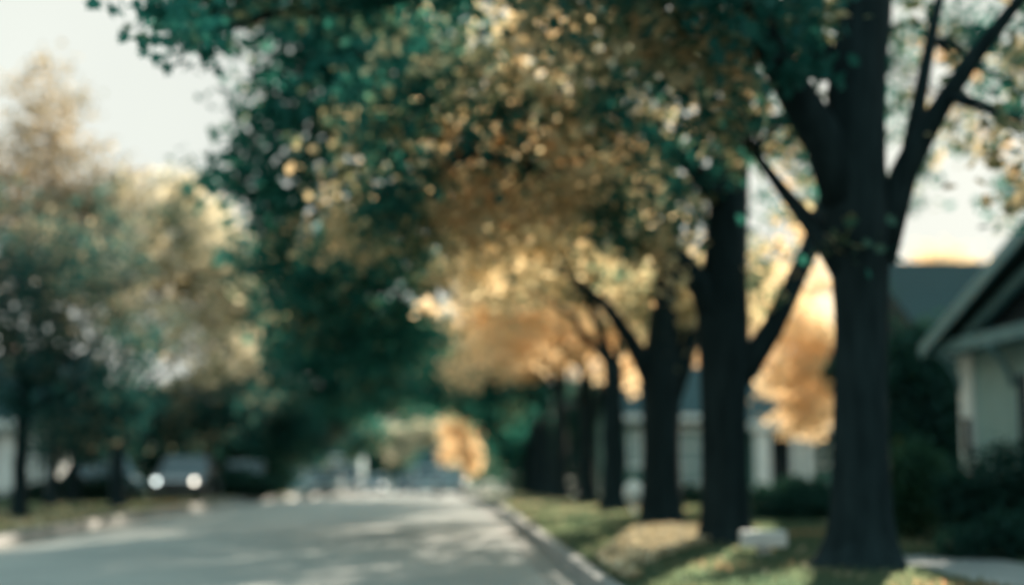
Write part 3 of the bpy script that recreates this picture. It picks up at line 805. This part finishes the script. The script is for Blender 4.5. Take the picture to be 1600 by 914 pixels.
def gabled(name, label, X0, X1, Y0, Y1, H, ridge, wallmat, roofmat, z, ov=.45):
    """House with its ridge across the street direction (along X)."""
    root = empty(name, (0, 0, 0))
    tag(root, label, 'house')
    m = MB(); m.box(((X0 + X1) / 2, (Y0 + Y1) / 2, (z - .4 + H) / 2), (X1 - X0, Y1 - Y0, H - z + .4))
    ym = (Y0 + Y1) / 2
    for xx in (X0, X1 - .2):
        m.add([(xx, Y0, H), (xx, Y1, H), (xx, ym, ridge - .05), (xx + .2, Y0, H), (xx + .2, Y1, H), (xx + .2, ym, ridge - .05)], [(0, 2, 1), (3, 4, 5), (0, 3, 5, 2), (1, 2, 5, 4)])
    clap(m, '-Y', Y0, X0 + .02, X1 - .02, z + .3, H - .02)
    wall = m.build('wall', wallmat, root)
    rf = MB()
    p = (ridge - H) / (ym - Y0)
    for s, ye in ((-1, Y0 - ov), (1, Y1 + ov)):
        ze = H - p * ov + .04
        vs = []
        for xx in (X0 - ov, X1 + ov):
            vs += [(xx, ye, ze), (xx, ym, ridge + .04), (xx, ym, ridge + .2), (xx, ye, ze + .16)]
        rf.add(vs, [(0, 1, 2, 3), (4, 7, 6, 5), (3, 2, 6, 7), (0, 4, 5, 1), (0, 3, 7, 4), (1, 5, 6, 2)])
    roof = rf.build('roof', roofmat, root)
    MB().box(((X0 + X1) / 2, Y0 - ov - .05, H - p * ov + .08), (X1 - X0 + 2 * ov, .08, .24)).build('fascia', M_WHITE, root)
    return root, wall, roof

# house with the big dark roof
r, wl, ro = gabled('dark_roofed_house', 'house with a broad dark roof just right of the nearest trunk', 12.0, 20.5, 33.2, 42.2, 4.0, 6.5, M_DARKWALL, M_SHINGLE, .15)
window(r, r, (14.2, 33.2, 2.1), 1.2, 1.5, '-Y', M_GLASS, 1, 1)
window(r, r, (17.2, 33.2, 2.1), 1.2, 1.5, '-Y', M_GLASS, 1, 1)
MB().box((18.5, 38.6, 6.6), (.7, .6, 1.4)).build('chimney', M_BRICK, ro)

# porch house seen between the trunks
YP = 62.0
zp = verge_z(9, YP)
r, wl, ro = gabled('porch_house', 'green cottage with white porch columns and a wide blinds window behind the trunks', 7.9, 19.5, YP, YP + 9, 3.35, 5.6, M_TEALPAINT, M_SHINGLE, zp)
xw0, xw1 = at(1052, 700, YP).x, at(1108, 700, YP).x
window(r, r, ((xw0 + xw1) / 2, YP, 1.55), xw1 - xw0 - .1, 2.3, '-Y', M_BLIND, 0, 2, fw=.14)
window(r, r, (8.5, YP, 1.9), .45, 1.4, '-Y', M_BLIND, 0, 1)
# porch in front of the right half
xa, xb = at(1160, 700, YP).x, 19.3
MB().box(((xa + xb) / 2, YP - 1.2, zp + .18), (xb - xa, 2.3, .36)).build('porch_floor', M_STONE, r)
pr = MB(); pr.add([(xa - .2, YP - 2.6, 2.95), (xb + .2, YP - 2.6, 2.95), (xb + .2, YP - .46, 3.5), (xa - .2, YP - .46, 3.5), (xa - .2, YP - 2.6, 2.83), (xb + .2, YP - 2.6, 2.83), (xb + .2, YP - .46, 3.30), (xa - .2, YP - .46, 3.30)],
                  [(0, 1, 2, 3), (4, 7, 6, 5), (0, 4, 5, 1), (2, 6, 7, 3), (0, 3, 7, 4), (1, 5, 6, 2)])
pr.build('porch_roof', M_SHINGLE, r)
MB().box(((xa + xb) / 2, YP - 2.64, 2.82), (xb - xa + .5, .07, .30)).build('porch_beam', M_WHITE, r)
for px, wd in ((1192, .62), (1243, .30), (1262, .30), (1330, .3)):
    c = at(px, 720, YP - 2.4)
    m = MB(); m.box((c.x, YP - 2.35, (zp + .36 + 2.66) / 2), (wd, .3, 2.66 - zp - .36)).box((c.x, YP - 2.35, 2.58), (wd + .12, .42, .14)).box((c.x, YP - 2.35, zp + .44), (wd + .12, .42, .16))
    m.build('porch_column', M_WHITE, r, bevel=.02)
dm = MB(); dm.box((14.9, YP - .06, 1.25), (1.0, .1, 2.2)); dd = dm.build('door', M_DARKWALL, r)
MB().cyl((14.55, YP - .15, 1.2), .04, .08, 'Y', 10).build('handle', M_RIM, dd)
window(r, r, (17.0, YP, 1.9), 1.2, 1.4, '-Y', M_BLIND, 1, 1)

# white house on the left
YW = 50.0
zw = verge_z(-14, YW)
xr = at(80, 720, YW).x
r, wl, ro = gabled('white_house', 'white clapboard house half hidden by the dark teal tree trunk at far left', xr - 9, xr, YW, YW + 9, 2.75, 5.2, M_WHITE, M_SHINGLE, zw)
window(r, r, (xr - 2.35, YW, 1.5), 1.1, 1.3, '-Y', M_GLASS, 1, 1)
window(r, r, (xr - 5.2, YW, 1.5), 1.1, 1.3, '-Y', M_GLASS, 1, 1)
MB().box((xr - .42, YW - .045, 1.35), (.07, .06, 2.4)).build('downspout', M_BLACK, r)
MB().box((xr - 3, YW + 4.8, 5.6), (.6, .6, 1.4)).build('chimney', M_BRICK, ro)

# pale house at the far end of the street
c = at(668, 740, 175)
zf = g(175)
r, wl, ro = gabled('far_house', 'small pale house closing the far end of the street', c.x - 4.5, c.x + 4.5, 175, 183, zf + 3.1, zf + 5.6, M_WHITE, M_SHINGLE, zf)
for dx in (-2.6, 2.6): window(r, r, (c.x + dx, 175, zf + 1.7), 1.2, 1.3, '-Y', M_GLASS, 1, 1)
MB().box((c.x, 174.94, zf + 1.1), (1.0, .1, 2.1)).build('door', M_DARKWALL, r)
# pale house behind the far left cars
c = at(545, 740, 118)
zf = verge_z(-16, 118)
r, wl, ro = gabled('far_house', 'pale low house behind the far left parked cars', c.x - 6.5, c.x + .8, 120, 128, zf + 2.9, zf + 4.9, M_TRIM, M_SHINGLE, zf)
window(r, r, (c.x - 1.2, 120, zf + 1.6), 1.2, 1.3, '-Y', M_GLASS, 1, 1)
window(r, r, (c.x - 4.4, 120, zf + 1.6), 1.2, 1.3, '-Y', M_GLASS, 1, 1)

# ------------------------------------------------------------------ white bench on the verge
c = at(1193, 866, 18.4)
zb = verge_z(c.x, 18.4)
r = empty('stone_bench', (c.x, 18.4, zb))
tag(r, 'low white stone bench on a short pedestal beside the second trunk', 'bench')
MB().box((0, 0, .215), (.56, .32, .20)).build('seat', M_STONE, r, bevel=.025)
MB().tube([(0, 0, -.02), (0, 0, .03), (0, 0, .06), (0, 0, .12)], [.15, .14, .09, .10], 16).build('pedestal', M_STONE, r, True)
# white lantern-like post by the fourth trunk
c = at(990, 775, 31.0)
zb = verge_z(c.x, 31)
r = empty('garden_lamp', (c.x, 31, zb))
tag(r, 'small white garden lamp on a stub post between third and fourth trunks', 'lamp')
MB().tube([(0, 0, -.03), (0, 0, .04), (0, 0, .30)], [.09, .05, .045], 12).build('post', M_WHITE, r, True)
MB().tube([(0, 0, .28), (0, 0, .34), (0, 0, .50), (0, 0, .66), (0, 0, .74)], [.07, .16, .21, .19, .10], 16).build('globe', M_WHITE, r, True)
MB().tube([(0, 0, .735), (0, 0, .78), (0, 0, .83)], [.12, .08, .02], 12).build('cap', M_STONE, r, True)

# ------------------------------------------------------------------ cars
def car(label, loc, rz, colour, kind='car', lamp=None, lamp2=None):
    """A parked car, nose towards -Y before turning by rz."""
    x, y = loc
    root = empty('parked_car', (x, y, g(y) + (.03 if RL < x < RR else V0)), rz)
    tag(root, label, 'car', 'cars parked along the street')
    Wd = .90 if kind == 'car' else .97
    L = 2.2 if kind == 'car' else 2.4
    hb, hr = (.88, 1.44) if kind == 'car' else (1.05, 1.80)
    low = [(-L, .34), (-L - .03, .50), (-L + .05, .70), (-L + .25, hb - .12), (-.95, hb), (L - .55, hb + .04), (L - .08, hb - .06), (L, .62), (L - .02, .34), (L - .4, .22), (-L + .4, .22)]
    m = MB()
    def loft(m, sec, ws):
        n = len(sec)
        vs = []
        for s, wx in ws:
            vs += [(s * 1.0, py_, pz_) for py_, pz_ in sec] if False else [(wx, py_, pz_) for py_, pz_ in sec]
        k = len(ws)
        fs = [(i * n + a, i * n + (a + 1) % n, (i + 1) * n + (a + 1) % n, (i + 1) * n + a) for i in range(k - 1) for a in range(n)]
        fs.append(tuple(range(n - 1, -1, -1))); fs.append(tuple((k - 1) * n + a for a in range(n)))
        m.add(vs, fs)
    def shrink(sec, f):
        cz = .55
        return [(py_ * (1 - .03 * f), cz + (pz_ - cz) * (1 - .10 * f)) for py_, pz_ in sec]
    n = len(low)
    secs = [(-Wd, shrink(low, 1.0)), (-Wd + .10, low), (Wd - .10, low), (Wd, shrink(low, 1.0))]
    vs = [(wx, a, b) for wx, sc in secs for a, b in sc]
    fs = [(i * n + a, i * n + (a + 1) % n, (i + 1) * n + (a + 1) % n, (i + 1) * n + a) for i in range(3) for a in range(n)] + [tuple(range(n - 1, -1, -1)), tuple(3 * n + a for a in range(n))]
    m.add(vs, fs)
    # roof on pillars
    y0, y1, y2, y3 = (-1.0, -.25, 1.0, 1.75) if kind == 'car' else (-1.05, -.45, 1.75, 2.2)
    wt = Wd - .20
    m.add([(-wt, y1, hr - .03), (wt, y1, hr - .03), (wt, y2, hr - .03), (-wt, y2, hr - .03), (-wt + .08, y1 + .12, hr + .04), (wt - .08, y1 + .12, hr + .04), (wt - .08, y2 - .12, hr + .04), (-wt + .08, y2 - .12, hr + .04)],
          [(0, 3, 2, 1), (4, 5, 6, 7), (0, 1, 5, 4), (1, 2, 6, 5), (2, 3, 7, 6), (3, 0, 4, 7)])
    for s in (-1, 1):
        for a, b in ((y0, y1), ((y1 + y2) / 2, (y1 + y2) / 2), (y3, y2)):
            m.beam((s * (Wd - .06), a, hb - .03), (s * wt, b, hr), .07, .09)
    body = m.build('body', paint('car_paint', colour), root, False, .03)
    gb = MB(); e = .02
    gb.add([(-Wd + .09, y0 + e, hb - .02), (Wd - .09, y0 + e, hb - .02), (Wd - .09, y3 - e, hb - .02), (-Wd + .09, y3 - e, hb - .02), (-wt + .02, y1 + e, hr - .035), (wt - .02, y1 + e, hr - .035), (wt - .02, y2 - e, hr - .035), (-wt + .02, y2 - e, hr - .035)],
           [(0, 1, 5, 4), (1, 2, 6, 5), (2, 3, 7, 6), (3, 0, 4, 7)])
    gb.build('windows', M_GLASS, root)
    for i, (sx, yy) in enumerate(((-1, -L + .85), (1, -L + .85), (-1, L - .85), (1, L - .85))):
        wh = MB().box((0, 0, 0), (.02, .02, .02)).build('wheel', M_BLACK, root, loc=(sx * (Wd - .12), yy, .33))
        MB().cyl((0, 0, 0), .33, .22, 'X', 24).build('tyre', M_TYRE, wh, bevel=.03)
        MB().cyl((sx * .105, 0, 0), .21, .04, 'X', 16).build('rim', M_RIM, wh)
    for s in (-1, 1):
        lm = lamp if s < 0 else (lamp2 or lamp)
        hl = MB().tube([(0, .05, 0), (0, 0, 0), (0, -.03, 0)], [.07, .08, .06], 16).build('headlight', lm or M_LENS, root, loc=(s * (Wd - .28), -L - .005, .68))
        MB().box((s * (Wd - .2), L - .02, .76), (.22, .08, .16)).build('tail_light', M_TAIL, root)
        MB().box((s * (Wd + .07), y0 + .28, hb + .05), (.16, .1, .12)).build('mirror', body.data.materials[0], root, bevel=.02)
    MB().box((0, -L - .02, .40), (1.5, .09, .16)).build('front_bumper', M_CHROME, root, bevel=.02)
    MB().box((0, L - .01, .40), (1.5, .09, .16)).build('rear_bumper', M_CHROME, root, bevel=.02)
    MB().box((0, -L - .015, .62), (.75, .05, .14)).build('grille', M_BLACK, root)
    MB().box((0, L + .03, .58), (.42, .02, .13)).build('number_plate', M_PLATE, root)
    return root
car('black car with both lamps lit under the left trees', (at(274, 745, 48).x, 50.2), R(0), (.008, .011, .013), 'car', M_LAMP, M_LAMPW)
car('dull blue car on the lawn drive by the white house', (at(140, 745, 46).x, 47.5), R(25), (.05, .16, .20))
car('grey car with pale lamps behind the black one', (at(372, 745, 58).x, 60), R(4), (.10, .12, .12))
car('pale grey car first of those at the left kerb in the distance', (-6.0, 76), R(2), (.40, .44, .43))
car('dark grey van second along the distant left kerb', (-5.9, 90), R(0), (.16, .19, .19), 'van')
car('silver car with one bright lamp furthest along the left kerb', (at(586, 742, 112).x, 114.2), R(0), (.45, .45, .43), 'car', M_LENS, M_LAMPW)
car('dark car on the far road left of the tall grey blue van', (-2.9, 122), R(0), (.01, .03, .035))
car('tall grey blue van driving away on the far road', (-.75, 98), R(180), (.32, .42, .44), 'van')
car('pale grey blue low car by the right kerb near the road crest', (.55, 84), R(180), (.34, .42, .43))

# ------------------------------------------------------------------ far wood on the horizon
P = []
for _ in range(900):
    x = random.uniform(-140, 160); y = random.uniform(215, 250)
    h = 9 + 4 * math.sin(x * .09) + 3 * math.sin(x * .23 + 2) + random.uniform(-2, 2)
    n = 14
    P.append(np.array([x, y, -2.8]) + RNG.random((n, 3)) * np.array([3, 3, 1]) + np.stack([0 * np.arange(n), 0 * np.arange(n), RNG.random(n) * h], 1))
P = np.concatenate(P)
v, f = leaf_batch(P, 1.5)
tag(np_mesh('far_wood', v, f, L_TEAL), 'distant wood closing the horizon behind the street', 'wood', kind='stuff')
